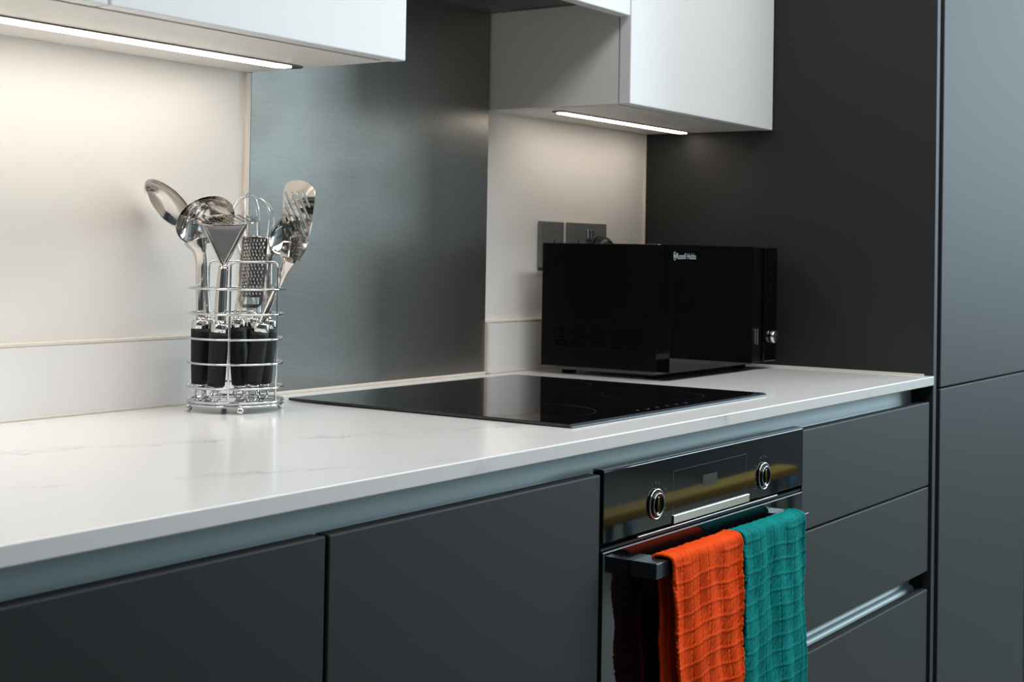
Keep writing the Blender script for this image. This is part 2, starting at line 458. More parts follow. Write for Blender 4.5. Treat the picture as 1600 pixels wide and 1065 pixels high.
bm = bmesh.new(); bx(bm, 0.0180, 0.6200, -0.0050, -0.0006, ZW+0.0050, 1.585, bev=0.0004)
uv = bm.loops.layers.uv.new('UVMap')
for f in bm.faces:
    for l in f.loops: l[uv].uv = (l.vert.co.x, l.vert.co.z)
sp = obj('splashback', bm, M['brushed'])
tag(sp, 'brushed stainless steel splashback on the wall behind the hob', 'splashback')

# ------------------------------------------------------------------ wall units
def wall_cabinet(x0, x1, doors, label, ztop=2.1, zb=ZC0, groove=(0.022, 0.03)):
    t = thing('wall_cabinet', label, 'cabinet', (0.5*(x0+x1), -0.15, zb))
    bm = bmesh.new()
    bx(bm, x0, x0+0.016, -0.2760, -0.0005, zb+0.0006, ztop)
    bx(bm, x1-0.016, x1, -0.2760, -0.0005, zb+0.0006, ztop)
    bx(bm, x0+0.016, x1-0.016, -0.2680, -0.0005, zb, zb+0.018)
    bx(bm, x0+0.016, x1-0.016, -0.2760, -0.0005, ztop-0.018, ztop)
    bx(bm, x0+0.016, x1-0.016, -0.020, -0.0005, zb+0.018, ztop-0.018)
    part('carcass', bm, M['white_carcass'], t)
    bm = bmesh.new(); bx(bm, x0+0.016, x1-0.016, -0.2778, -0.2682, zb+0.0025, zb+0.017)
    o = part('groove_strip', bm, M['groove'], t); o['label'] = 'grey recessed grip groove under the door'
    for a, b in doors:
        pbox('door', M['white'], t, a, b, YWD, YWD+0.0230, zb-0.0006, ztop, bev=0.0016)
    return t
wl = wall_cabinet(-1.090, 0.0150, [(-1.088, -0.4925), (-0.4895, 0.0160)], 'white wall cabinet with a light strip underneath, top left above the utensil basket')
wr = wall_cabinet(0.6260, 1.2040, [(0.6250, 1.2025)], 'white wall cabinet with a light strip underneath, above the microwave')

def led(x0, x1, yc, label, m, wdt=0.022):
    t = thing('light_strip', label, 'lamp', (0.5*(x0+x1), yc, ZC0))
    def stadium(h, a, b, k=10):
        r = h
        return [(b - r + r*math.cos(q), r*math.sin(q)) for q in [-PI/2 + PI*i/k for i in range(k+1)]] + \
               [(a + r + r*math.cos(q), r*math.sin(q)) for q in [PI/2 + PI*i/k for i in range(k+1)]]
    bm = bmesh.new()
    curve_bm(bm, [stadium(wdt/2+0.0030, x0-0.016, x1+(0.020 if x0 < 0 else 0.004))], 0.0018, lambda v: Vector((v.x, yc+v.y-0.0025, ZC0-0.0011+v.z)))
    part('housing', bm, M['led_housing'], t)
    bm = bmesh.new()
    curve_bm(bm, [stadium(wdt/2-0.0005, x0, x1)], 0.0014, lambda v: Vector((v.x, yc+v.y-0.001, ZC0-0.0025+v.z)))
    o = part('diffuser', bm, m, t); o['label'] = 'glowing warm white diffuser'
led(-1.05, -0.018, -0.1130, 'long glowing warm white light strip under the left wall cabinet', M['led'], 0.030)
led(0.697, 1.180, -0.1080, 'short glowing warm light strip under the right wall cabinet', M['led_right'], 0.022)

# bridging unit with lift-up flap, and hood
t = thing('hood_cabinet', 'white bridging cabinet with a flap door over the extractor hood, top centre', 'cabinet', (0.32, -0.15, 1.545))
bm = bmesh.new()
bx(bm, 0.0170, 0.033, -0.2760, -0.0005, 1.62, 2.1); bx(bm, 0.608, 0.6240, -0.2760, -0.0005, 1.62, 2.1)
bx(bm, 0.033, 0.608, -0.2760, -0.0005, 1.62, 1.636); bx(bm, 0.033, 0.608, -0.2760, -0.0005, 2.084, 2.1)
part('carcass', bm, M['white_carcass'], t)
pbox('door', M['white'], t, 0.0190, 0.6215, YWD, YWD+0.0230, 1.5430, 2.1, bev=0.0016)
t = thing('extractor_hood', 'dark grey built-in extractor hood above the steel splashback', 'extractor hood', (0.32, -0.15, 1.5705))
pbox('hood_body', M['hood'], t, 0.0175, 0.6245, -0.2750, -0.0060, 1.5735, 1.6195, bev=0.001)
pbox('rear_plate', M['hood'], t, 0.0185, 0.6235, -0.0620, -0.0065, 1.5700, 1.5733, bev=0.0006)
pbox('filter', M['hood_mesh'], t, 0.0185, 0.2980, -0.2600, -0.0660, 1.5680, 1.5733, bev=0.001)
pbox('filter', M['hood_mesh'], t, 0.3010, 0.5930, -0.2600, -0.0660, 1.5680, 1.5733, bev=0.001)
pbox('control_bar', M['black_plastic'], t, 0.5960, 0.6235, -0.2600, -0.0660, 1.5705, 1.5733, bev=0.0006)

# ------------------------------------------------------------------ hob
HX0, HX1, HY0, HY1 = 0.0280, 0.6050, -0.5740, -0.0830
t = thing('hob', 'black glass induction hob set flush on the white worktop in front of the steel splashback', 'hob', (0.3165, -0.33, ZW))
bm = bmesh.new(); bx(bm, HX0, HX1, HY0+0.0035, HY1, ZW+0.0012, ZW+0.0052, bev=0.0008); part('glass', bm, M['hob_glass'], t)
bm = bmesh.new()
vs = [bm.verts.new(q) for q in ((HX0, HY0+0.0036, ZW+0.0050), (HX1, HY0+0.0036, ZW+0.0050), (HX1, HY0, ZW+0.0026), (HX0, HY0, ZW+0.0026),
      (HX0, HY0, ZW+0.0008), (HX1, HY0, ZW+0.0008), (HX1, HY0+0.0036, ZW+0.0008), (HX0, HY0+0.0036, ZW+0.0008))]
for f in ((0, 1, 2, 3), (3, 2, 5, 4), (4, 5, 6, 7), (0, 3, 4, 7), (1, 6, 5, 2), (0, 7, 6, 1)): bm.faces.new([vs[i] for i in f])
o = part('front_bevel', bm, M['edge_metal'], t); o['label'] = 'grey bevelled front edge'
bm = bmesh.new(); bx(bm, HX0+0.03, HX1-0.03, HY0+0.03, HY1-0.03, ZW+0.0002, ZW+0.0012); part('seal', bm, M['black_plastic'], t)
def ringmesh(bm, cx, cy, r, z, wd=0.0007, seg=64, a0=0, a1=2*PI):
    prev = None
    for k in range(seg+1):
        a = a0+(a1-a0)*k/seg
        cur = (bm.verts.new((cx+(r-wd)*math.cos(a), cy+(r-wd)*math.sin(a), z)), bm.verts.new((cx+(r+wd)*math.cos(a), cy+(r+wd)*math.sin(a), z)))
        if prev: bm.faces.new((prev[0], prev[1], cur[1], cur[0]))
        prev = cur
for cx, cy, r in ((0.135, -0.440, 0.088), (0.445, -0.455, 0.080), (0.165, -0.210, 0.075), (0.470, -0.205, 0.105)):
    bm = bmesh.new(); ringmesh(bm, cx, cy, r, ZW+0.00535, 0.0005, a0=-0.9, a1=0.5)
    ringmesh(bm, cx, cy, r, ZW+0.00535, 0.00025, a0=0.5, a1=2*PI-0.9)
    part('zone_mark', bm, M['faint_print'], t)
bm = bmesh.new()
text_bm(bm, '<', 0.014, lambda v: Vector((0.030+0.02+v.x, -0.455+v.y, ZW+0.0054)))
for i in range(6): bx(bm, 0.23+0.028*i, 0.236+0.028*i, -0.553, -0.549, ZW+0.0053, ZW+0.0054)
part('touch_marks', bm, M['faint_print'], t)['kind'] = 'stuff'

# ------------------------------------------------------------------ oven
OX0, OX1, YO = -0.0010, 0.5975, -0.6400
t = thing('oven', 'black glass built-in oven with two rotary knobs under the hob', 'oven', (0.298, -0.33, 0.30))
bm = bmesh.new(); bx(bm, OX0+0.004, OX1-0.004, -0.6230, -0.020, 0.285, 0.835); part('body', bm, M['dark_gap'], t)
cp = pbox('control_panel', M['glass_black'], t, OX0, OX1, YO, YO+0.0165, 0.7765, 0.8650, bev=0.0010)
bm = bmesh.new(); bx(bm, OX0+0.0005, OX1-0.0005, YO+0.0010, YO+0.0165, 0.8655, 0.8672, bev=0.0004); bx(bm, OX1+0.0001, OX1+0.0006, YO-0.0002, YO+0.0165, 0.7765, 0.8650)
o = part('panel_trim', bm, M['edge_metal'], t)
bm = bmesh.new(); bx(bm, 0.084, 0.505, YO-0.0006, YO+0.006, 0.7715, 0.7732, bev=0.0003)
o = part('trim_line', bm, M['steel_satin'], t); o['label'] = 'thin bright strip below the control panel'
bm = bmesh.new(); bx(bm, OX0, OX1, YO+0.0030, YO+0.0165, 0.7672, 0.7705); part('vent_lip', bm, M['black_plastic'], t)
d = pbox('door', M['glass_black'], t, OX0, OX1, YO, YO+0.0165, 0.3000, 0.7655, bev=0.0010)
bm = bmesh.new(); bx(bm, OX0, OX1, YO-0.0004, YO+0.002, 0.7650, 0.7660, bev=0.0002)
part('door_top_trim', bm, M['edge_metal'], d)
# handle
bm = bmesh.new()
HXA, HXB, HY, HZ0, HZ1 = 0.0660, 0.5380, -0.6780, 0.7260, 0.7465
bx(bm, HXA, HXB, HY, HY+0.013, HZ0, HZ1, bev=0.0012)
bx(bm, HXA+0.0002, HXA+0.045, HY+0.0131, YO-0.0002, HZ0+0.0002, HZ1-0.0002, bev=0.0008)
bx(bm, HXB-0.045, HXB-0.0002, HY+0.0131, YO-0.0002, HZ0+0.0002, HZ1-0.0002, bev=0.0008)
part('handle', bm, M['handle_metal'], d)
# knobs
def knob(cx, cz):
    bm = bmesh.new()
    lathe(bm, [(0.0, 0.0), (0.0165, 0.0), (0.0162, 0.0030), (0.0150, 0.0050), (0.0128, 0.0056), (0.0115, 0.0035), (0.0075, 0.0022), (0.0, 0.0018)], (cx, YO-0.0003, cz), (0, -1, 0), 40)
    k = part('knob', bm, M['black_gloss'], t)
    bm = bmesh.new()
    pts = [(cx+0.0190*math.cos(a), YO-0.0022, cz+0.0190*math.sin(a)) for a in [2*PI*i/48 for i in range(48)]]
    tube(bm, pts, 0.0010, 8, closed=True)
    pts = [(cx+0.0140*math.cos(a), YO-0.0054, cz+0.0140*math.sin(a)) for a in [2*PI*i/40 for i in range(40)]]
    tube(bm, pts, 0.0006, 8, closed=True)
    o = part('chrome_ring', bm, M['chrome'], k)
    bm = bmesh.new(); bx(bm, cx-0.0030, cx+0.0030, YO-0.0050, YO-0.0018, cz-0.010, cz+0.010, bev=0.0012)
    part('pointer', bm, M['black_gloss'], k)
knob(0.1290, 0.8088); knob(0.4545, 0.8074)
bm = bmesh.new(); bx(bm, 0.2610, 0.3040, YO-0.0003, YO-0.0001, 0.8145, 0.8300)
part('display', bm, M['display'], cp)
bm = bmesh.new(); bx(bm, 0.1760, 0.4045, YO-0.0022, YO-0.0002, 0.7762, 0.7870, bev=0.0004)
bd = part('badge', bm, M['badge'], cp); bd['label'] = 'silver nameplate strip'
bm = bmesh.new()
for (a, b, c, e) in ((0.176, 0.397, 0.8455, 0.8459), (0.1760, 0.1764, 0.788, 0.8455), (0.3966, 0.397, 0.788, 0.8455)):
    bx(bm, a, b, YO-0.0002, YO-0.0001, c, e)
for cx, sg in ((0.1290, 1), (0.4545, -1)):
    for i in range(5): bx(bm, cx+sg*0.0265-0.003, cx+sg*0.0265+0.003, YO-0.0002, YO-0.0001, 0.791+0.0085*i, 0.7916+0.0085*i)
    for i in range(3): bx(bm, cx-0.0006+(i-1)*0.009, cx+0.0006+(i-1)*0.009, YO-0.0002, YO-0.0001, 0.835-abs(i-1)*0.002, 0.8385-abs(i-1)*0.002)
part('panel_print', bm, M['print'], cp)

# ------------------------------------------------------------------ towels on the oven handle
def towel(name, label, m, x0, x1, xb0, xb1, seed, zb_front, zb_back, cell=0.0225, th=0.0035, fold=0.0):
    rnd = random.Random(seed)
    yf, yb, zt = HY-0.0062, HY+0.0222, HZ1+0.0042
    path = []
    z = zb_back
    N = 60
    for i in range(N): path.append((yb, zb_back+(zt-0.012-zb_back)*i/N))
    cy, r = 0.5*(yf+yb), 0.5*(yb-yf)
    for i in range(25):
        a = PI*i/24; ca, sa = math.cos(a), math.sin(a); path.append((cy+r*math.copysign(abs(ca)**0.55, ca), zt-0.012+0.012*abs(sa)**0.55))
    Nf = 230
    for i in range(1, Nf+1): path.append((yf, zt-0.012-(zt-0.012-zb_front)*i/Nf))
    S = [0.0]
    for a, b in zip(path, path[1:]): S.append(S[-1]+math.hypot(b[0]-a[0], b[1]-a[1]))
    s_top = S[N+12]
    NX = 170
    bm = bmesh.new(); grid = []
    ph = [rnd.uniform(0, 6.28) for _ in range(8)]
    for j, ((y, z), s) in enumerate(zip(path, S)):
        row = []
        tj = max(0.0, min(1.0, (zt-z)/(zt-0.45)))
        a0 = x0+(xb0-x0)*tj; a1 = x1+(xb1-x1)*tj
        if j < N: a0 += 0.012; a1 -= 0.004
        yn, ym = path[max(j-1, 0)], path[min(j+1, len(path)-1)]
        tx, tz = ym[0]-yn[0], ym[1]-yn[1]; L = math.hypot(tx, tz) or 1
        ny, nz = -tz/L, tx/L     # outward normal (front: -y)
        if j > N+12 and ny > 0: ny, nz = -ny, -nz
        ny, nz = (tz/L, -tx/L)
        # make sure normal points away from the bar centre
        if (y-cy)*ny+(z-(zt-0.02))*nz < 0: ny, nz = -ny, -nz
        for i in range(NX+1):
            u = i/NX
            x = a0+(a1-a0)*u
            xl = (x1-x0)*u
            ss = s-s_top
            fall = max(0.0, min(1.0, abs(ss)/0.05))
            cu = xl/cell + 0.10*math.sin(ss*40+ph[0])*fall
            cv = ss/(cell*0.98) + 0.12*math.sin(u*9+ph[1])
            fu, fv = cu % 1.0, cv % 1.0
            du, dv = min(fu, 1-fu), min(fv, 1-fv)
            groove = -0.0028*math.exp(-(du/0.050)**2)
            ridge = 0.0011*math.exp(-(dv/0.045)**2)
            # soft diagonal pleat inside each cell
            diag = abs(((fu - (1-fv)) + 0.5) % 1.0 - 0.5)
            pleat = 0.0010*(fu) - 0.0018*math.exp(-(diag/0.07)**2)*fall
            hh = groove+ridge+pleat+0.0004*math.sin(137*xl*9+ss*931)
            wr = fall*(0.0022*math.sin(u*11+ph[2]+ss*6)*min(1, abs(ss)/0.15)+0.0014*math.sin(u*23+ph[3]-ss*17)+0.0010*math.sin(u*5+ss*60+ph[4]))
            edge = 0.0016*math.exp(-(min(u, 1-u)/0.02)**2)
            hh += wr + edge
            if z > HZ0-0.012: hh = max(hh, -0.0012)
            if j <= N: hh = min(max(hh*0.5, -0.002), 0.0025)
            row.append(bm.verts.new((x + fall*0.0012*math.sin(ss*70+ph[5]) , y+ny*hh, z+nz*hh)))
        grid.append(row)
    for a, b in zip(grid, grid[1:]):
        for i in range(NX):
            f = bm.faces.new((a[i], a[i+1], b[i+1], b[i])); f.smooth = True
    o = obj(name, bm, m)
    so = o.modifiers.new('thickness', 'SOLIDIFY'); so.thickness = th; so.offset = 0.0
    tag(o, label, 'towel')
    return o
towel('tea_towel', 'bright orange waffle tea towel folded over the oven handle, left of the teal one', M['orange'], 0.0960, 0.2880, 0.1290, 0.3020, 3, 0.44, 0.47, th=0.0045)
towel('tea_towel', 'teal waffle tea towel folded over the oven handle, right of the orange one', M['teal'], 0.3000, 0.5010, 0.3060, 0.5230, 11, 0.42, 0.46, th=0.0045)

# ------------------------------------------------------------------ microwave
MX0, MX1, MY0, MY1, MZ0, MZ1 = 0.7220, 1.1620, -0.3330, -0.0600, 0.9250, 1.1520
t = thing('microwave', 'black microwave oven standing on the worktop beside the black end panel', 'microwave', (0.94, -0.19, ZW))
body = pbox('body', M['black_paint'], t, MX0, MX1, MY0+0.028, MY1, MZ0, MZ1, bev=0.002)
def rrect(y0, y1, z0, z1, r, k=6):
    L = []
    for (cy, cz, a0) in ((y1-r, z0+r, -PI/2), (y1-r, z1-r, 0), (y0+r, z1-r, PI/2), (y0+r, z0+r, PI)):
        for i in range(k+1):
            a = a0+PI/2*i/k; L.append((cy+r*math.cos(a), cz+r*math.sin(a)))
    return L
bm = bmesh.new()
L = rrect(MY0+0.052, MY1-0.022, 0.9590, 1.1330, 0.022)
tube(bm, [(MX0+0.0001, y, z) for y, z in L], 0.0009, 6, closed=True)
part('side_bead', bm, M['black_paint'], body)
bm = bmesh.new()
for g in range(5):
    for r_ in range(5):
        y0 = -0.2750 + g*0.0395
        bx(bm, MX0-0.0006, MX0-0.0001, y0, y0+0.026, 0.9640+0.0072*r_, 0.9668+0.0072*r_)
o = part('vent_slots', bm, M['black_gloss'], body); o['kind'] = 'stuff'
pbox('door', M['black_gloss'], t, MX0-0.0005, 1.0560, MY0, MY0+0.0275, MZ0+0.0003, MZ1-0.0005, bev=0.0006)
pbox('door_handle_recess', M['black_plastic'], t, 1.0568, 1.1040, MY0+0.0040, MY0+0.0275, MZ0+0.0003, MZ1-0.0005, bev=0.0010)
cpn = pbox('control_panel', M['black_gloss'], t, 1.1045, MX1, MY0-0.0020, MY0+0.0275, MZ0+0.0003, MZ1-0.0005, bev=0.0022)
bm = bmesh.new()
lathe(bm, [(0, 0), (0.0135, 0), (0.0135, 0.003), (0.0125, 0.0075), (0.0115, 0.0085), (0.0, 0.0088)], (1.1400, MY0-0.0022, 0.9745), (0, -1, 0), 32)
kn = part('knob', bm, M['chrome'], t)
bm = bmesh.new()
lathe(bm, [(0.0, 0.0), (0.0108, 0.0), (0.0108, 0.0005), (0, 0.0005)], (1.1400, MY0-0.0112, 0.9745), (0, -1, 0), 32)
part('knob_cap', bm, M['edge_metal'], kn)
bm = bmesh.new(); bx(bm, 1.0700, 1.0735, MY0+0.0005, MY0+0.0038, 0.962, 0.990, bev=0.0006); bx(bm, 1.0800, 1.0830, MY0+0.0005, MY0+0.0038, 0.960, 0.991, bev=0.0006)
o = part('latch_button', bm, M['steel_satin'], t)
bm = bmesh.new()
for i in range(4): bx(bm, 1.128, 1.132, MY0-0.0023, MY0-0.0021, 1.045+0.018*i, 1.0465+0.018*i)
part('panel_print', bm, M['display'], cpn)
bm = bmesh.new()
text_bm(bm, 'Russell Hobbs', 0.0152, lambda v: Vector((0.7405+v.x*0.86, MY0-0.0003, 1.1262+v.y)), 0.0)
# emblem: an oval with a broken middle left of the name
for s in (-1, 1):
    pts = [(0.7345+0.0032*s*math.cos(a)+0.0006*s, MY0-0.0003, 1.1312+0.0072*math.sin(a)) for a in [-PI/2+PI*i/12 for i in range(13)]]
    tube(bm, pts, 0.0005, 5)
bx(bm, 0.7331, 0.7359, MY0-0.0004, MY0-0.0002, 1.1285, 1.1340)
part('logo', bm, M['print_white'], t)
for fx in (MX0+0.045, MX1-0.045):
    for fy in (MY0+0.06, MY1-0.035):
        bm = bmesh.new(); lathe(bm, [(0, ZW+0.0001), (0.013, ZW+0.0001), (0.016, MZ0), (0, MZ0)], (fx, fy, 0), seg=20)
        part('foot', bm, M['black_plastic'], t)
bm = bmesh.new(); bx(bm, MX0+0.02, MX1-0.02, MY0+0.04, MY1-0.02, ZW+0.007, MZ0-0.0002, bev=0.002); part('base_tray', bm, M['socket'], t)

# ------------------------------------------------------------------ sockets and plug
def socket(x0, x1, label, n):
    t = thing('wall_socket', label, 'socket', (0.5*(x0+x1), 0.0, 1.1495))
    pbox('face_plate', M['socket'], t, x0, x1, -0.0075, -0.0003, 1.1045, 1.1950, bev=0.0018)
    return t
s1 = socket(0.7935, 0.8770, 'single grey metal wall socket plate, left of the double one above the microwave', 1)
def pins(t, cx, cz):
    bm = bmesh.new()
    bx(bm, cx-0.0022, cx+0.0022, -0.0079, -0.0073, cz+0.006, cz+0.0150)
    bx(bm, cx-0.0145, cx-0.0080, -0.0079, -0.0073, cz-0.0100, cz-0.0060); bx(bm, cx+0.0080, cx+0.0145, -0.0079, -0.0073, cz-0.0100, cz-0.0060)
    part('pin_holes', bm, M['black_plastic'], t)
pins(s1, 0.8420, 1.1440)
s2 = socket(0.8935, 1.0390, 'double grey metal wall socket plate on the wall above the microwave', 2)
pins(s2, 0.9300, 1.1440)
for cx in (0.9640, 0.9760):
    bm = bmesh.new(); bx(bm, cx-0.0048, cx+0.0048, -0.0125, -0.0072, 1.1620, 1.1820, bev=0.0015)
    part('rocker_switch', bm, M['steel_satin'], s2)
t = thing('plug', 'black mains plug pushed into the right half of the double socket', 'plug', (1.004, -0.02, 1.140))
bm = bmesh.new()
lathe(bm, [(0, 0), (0.026, 0), (0.027, 0.006), (0.024, 0.020), (0.016, 0.030), (0, 0.032)], (1.0050, -0.0080, 1.1430), (0, -1, 0), 28)
part('body', bm, M['black_plastic'], t)
bm = bmesh.new(); bx(bm, 0.990, 1.020, -0.0385, -0.030, 1.128, 1.150, bev=0.003); part('grip', bm, M['black_plastic'], t)
bm = bmesh.new()
tube(bm, [(1.005, -0.024, 1.120), (1.005, -0.026, 1.07), (1.004, -0.028, 1.0), (1.003, -0.030, 0.95), (1.0, -0.032, 0.93), (0.99, -0.036, 0.918)], 0.0032, 8)
part('cable', bm, M['black_plastic'], t)

# ------------------------------------------------------------------ utensil basket (local frame: x right, y away, z up, metres)
BK = Vector((-0.1027, -0.1078, ZW))
RZ = math.atan2(-0.82720644, 0.56189812)
t = thing('utensil_basket', 'round chrome wire utensil basket on ball feet on the worktop', 'utensil holder', BK, RZ)
def lobj(name, bm, m, parent): return obj(name, bm, m, parent)
R0 = 0.0635
def ring(z, r=R0, rad=0.0016, parent=t, name='ring_wire'):
    bm = bmesh.new()
    tube(bm, [(r*math.cos(a), r*math.sin(a), z) for a in [2*PI*i/72 for i in range(72)]], rad, 8, closed=True)
    return lobj(name, bm, M['wire'], parent)
for z in (0.0335, 0.0660, 0.0990, 0.1325, 0.1665): ring(z, R0+0.0014)
ring(0.0145, R0+0.0010, 0.0019)
bm = bmesh.new()
lathe(bm, [(0, 0.0100), (R0-0.001, 0.0100), (R0+0.0020, 0.0085), (R0+0.0025, 0.0100), (R0+0.0005, 0.0122), (R0-0.002, 0.0112), (0, 0.0112)], seg=72)
lobj('base_plate', bm, M['chrome'], t)
for a in (25, 115, 205, -73):
    bm = bmesh.new(); a_ = math.radians(a)
    sphere(bm, (R0*math.cos(a_), R0*math.sin(a_), 0.0052), 0.0051)
    tube(bm, [(R0*math.cos(a_), R0*math.sin(a_), 0.009), (R0*math.cos(a_), R0*math.sin(a_), 0.0125)], 0.002, 8)
    lobj('ball_foot', bm, M['chrome'], t)
def hoop(a0, a1):
    # angles measured clockwise from the viewer: 0 = nearest the camera, positive to the right
    P = lambda a, z: Vector((R0*math.sin(a), -R0*math.cos(a), z))
    a0, a1 = math.radians(a0), math.radians(a1)
    pts = [P(a0, z) for z in (0.0130, 0.05, 0.10, 0.15, 0.19)]
    zt, rr, da = 0.2035, 0.0080, 0.0080/R0
    for k in range(1, 7):
        b = PI/2*k/6; pts.append(P(a0+da*(1-math.cos(b)), zt-rr+rr*math.sin(b)))
    for k in range(1, 12): pts.append(P(a0+da+(a1-a0-2*da)*k/12, zt))
    for k in range(6, -1, -1):
        b = PI/2*k/6; pts.append(P(a1-da*(1-math.cos(b)), zt-rr+rr*math.sin(b)))
    pts += [P(a1, z) for z in (0.19, 0.15, 0.10, 0.05, 0.0130)]
    bm = bmesh.new(); tube(bm, pts, 0.0016, 8)
    lobj('hoop_wire', bm, M['wire'], t)
hoop(2.7, 68); hoop(160, 230)

def V(x, y, z): return Vector((x, y, z))/1000.0
def utensil(name, label, b, f, loopz=13.5, r=12.6):
    """b: grip bottom (mm, local basket frame), f: ferrule top"""
    u = thing(name, label, name.replace('_', ' '), BK, RZ)
    b, f = V(*b), V(*f); d = (f-b).normalized()
    L = (f-b).length; r = r/1000
    bm = bmesh.new()
    n = 12; pts = [b + d*(L-0.012)*k/n for k in range(n+1)]
    rad = [r*(0.93+0.07*min(1, (k/n)*1.9)) if k else r*0.75 for k in range(n+1)]
    pts.insert(1, b+d*0.0015); rad.insert(1, r*0.93)
    tube(bm, pts, rad, 20); lobj('grip', bm, M['grip'], u)
    bm = bmesh.new()
    tube(bm, [f-d*0.0120, f-d*0.0118, f-d*0.0015, f], [r*0.97, r*0.99, r*0.95, r*0.84], 24)
    lobj('ferrule', bm, M['chrome'], u)
    # hanging end: cone and ring
    bm = bmesh.new()
    e = b-d*0.006
    tube(bm, [b+d*0.0005, b-d*0.002, e], [r*0.80, r*0.74, r*0.50], 20)
    lowest = loopz/1000
    Lr = max(0.006, (e.z-lowest)/2)
    c_ = e - d*Lr*1.0
    side = Vector((1, 0, 0)); side = (side-d*side.dot(d)).normalized()
    pts = [c_ + d*Lr*0.95*math.cos(a) + side*0.0068*math.sin(a) for a in [2*PI*i/28 for i in range(28)]]
    tube(bm, pts, 0.0019, 10, closed=True)
    lobj('hanging_loop', bm, M['chrome'], u)
    return u, f, d

def smoothpath(P, n=8):
    P = [Vector(q) for q in P]; out = []
    Q = [P[0]*2-P[1]] + P + [P[-1]*2-P[-2]]
    for i in range(1, len(Q)-2):
        for k in range(n):
            s = k/n; a, b, c, d = Q[i-1], Q[i], Q[i+1], Q[i+2]
            out.append(0.5*((2*b)+(c-a)*s+(2*a-5*b+4*c-d)*s*s+(3*b-a-3*c+d)*s**3))
    out.append(P[-1]); return out

def interp(vals, n):
    out = []
    for k in range(n):
        x = k/(n-1)*(len(vals)-1); i = min(int(x), len(vals)-2); out.append(vals[i]+(vals[i+1]-vals[i])*(x-i))
    return out

def dish(bm, c, nrm, major, a, b, depth, th=0.0011, nr=10, seg=40, power=2.0, egg=0.0):
    """oval bowl with the opening towards nrm; major = long axis direction"""
    c = Vector(c); n = Vector(nrm).normalized(); m_ = Vector(major); m_ = (m_-n*m_.dot(n)).normalized(); s = n.cross(m_)
    def P(rr, ang, off):
        x = a*rr*math.cos(ang); y = b*rr*math.sin(ang)*(1-egg*math.cos(ang))
        return c + m_*x + s*y - n*(depth*(1-rr**power)-off)
    inner = [[bm.verts.new(P(r_/nr, 2*PI*k/seg, 0.0)) for k in range(seg)] for r_ in range(1, nr+1)]
    outer = [[bm.verts.new(P(r_/nr*(1+th/a), 2*PI*k/seg, -th if r_ < nr else -th*0.6)) for k in range(seg)] for r_ in range(1, nr+1)]
    ci, co = bm.verts.new(P(0, 0, 0)), bm.verts.new(P(0, 0, -th))
    for R_, cc in ((inner, ci), (outer, co)):
        for k in range(seg):
            f = bm.faces.new((cc, R_[0][k], R_[0][(k+1) % seg])); f.smooth = True
            for i in range(nr-1):
                f = bm.faces.new((R_[i][k], R_[i+1][k], R_[i+1][(k+1) % seg], R_[i][(k+1) % seg])); f.smooth = True
    for k in range(seg): bm.faces.new((inner[-1][k], outer[-1][k], outer[-1][(k+1) % seg], inner[-1][(k+1) % seg]))

# 1 serving spoon, back left
u, f, d = utensil('serving_spoon', 'polished serving spoon leaning out to the far left of the utensil basket', (-43, 21, 35), (-46, 22, 124))
bm = bmesh.new()
pp = smoothpath([f, V(-49, 20, 170), V(-52, 22, 212), V(-60, 21, 234), V(-77, 15, 251)])
tube(bm, pp, interp([0.0048, 0.0042, 0.0042, 0.0060, 0.0085], len(pp)), 12, flat=0.6); lobj('stem', bm, M['steel'], u)
bm = bmesh.new(); dish(bm, V(-96, -8, 280), (-0.15, -0.78, -0.60), (-0.52, -0.52, 0.68), 0.0440, 0.0260, 0.016, egg=0.10)
lobj('bowl', bm, M['steel'], u)

# 2 ladle
u, f, d = utensil('ladle', 'deep polished ladle with its bowl tilted, second from left in the basket', (-46.5, -11, 35.5), (-48, -10, 123))
bm = bmesh.new()
pp = smoothpath([f, V(-49, -11, 160), V(-49, -15, 200), V(-50, -18, 218), V(-55, -17, 232)])
tube(bm, pp, interp([0.0064, 0.0060, 0.0062, 0.0095, 0.0170], len(pp)), 14, flat=0.5); lobj('stem', bm, M['steel'], u)
bm = bmesh.new(); dish(bm, V(-42.5, -17, 259), (0.50, -0.62, -0.60), (0.75, 0.0, 0.66), 0.0405, 0.0405, 0.025)
lobj('bowl', bm, M['steel'], u)

# 3 potato masher
u, f, d = utensil('potato_masher', 'potato masher with a perforated flat round plate on top, front of the basket', (-18, -42, 35), (-14, -42, 120))
bm = bmesh.new()
pp = smoothpath([f, V(-13, -42, 160), V(-11, -42, 197)])
tube(bm, pp, interp([0.0082, 0.0078, 0.0066], len(pp)), 16); lobj('stem', bm, M['steel'], u)
bm = bmesh.new()
tube(bm, [V(-11, -42, 194), V(-14, -42, 202), V(-38, -42, 252), V(-39.5, -42, 257)], [0.0028]*4, 10)
tube(bm, [V(-11, -42, 194), V(-8, -42, 202), V(17, -42, 252), V(18, -42, 257)], [0.0028]*4, 10)
lobj('frame', bm, M['steel'], u)
bm = bmesh.new()
curve_bm(bm, [[(-0.0375, 0.2535), (0.0165, 0.2535), (-0.0080, 0.2035), (-0.0110, 0.2000), (-0.0140, 0.2035)]], 0.0010, lambda v: Vector((v.x, -0.0415+v.z, v.y)))
lobj('web', bm, M['steel_satin'], u)
bm = bmesh.new()
circ = lambda cx, cy, r, n=10: [(cx+r*math.cos(2*PI*k/n), cy+r*math.sin(2*PI*k/n)) for k in range(n)]
cx, cy = -0.0085, -0.0400
loops = [circ(cx, cy, 0.0425, 56)]
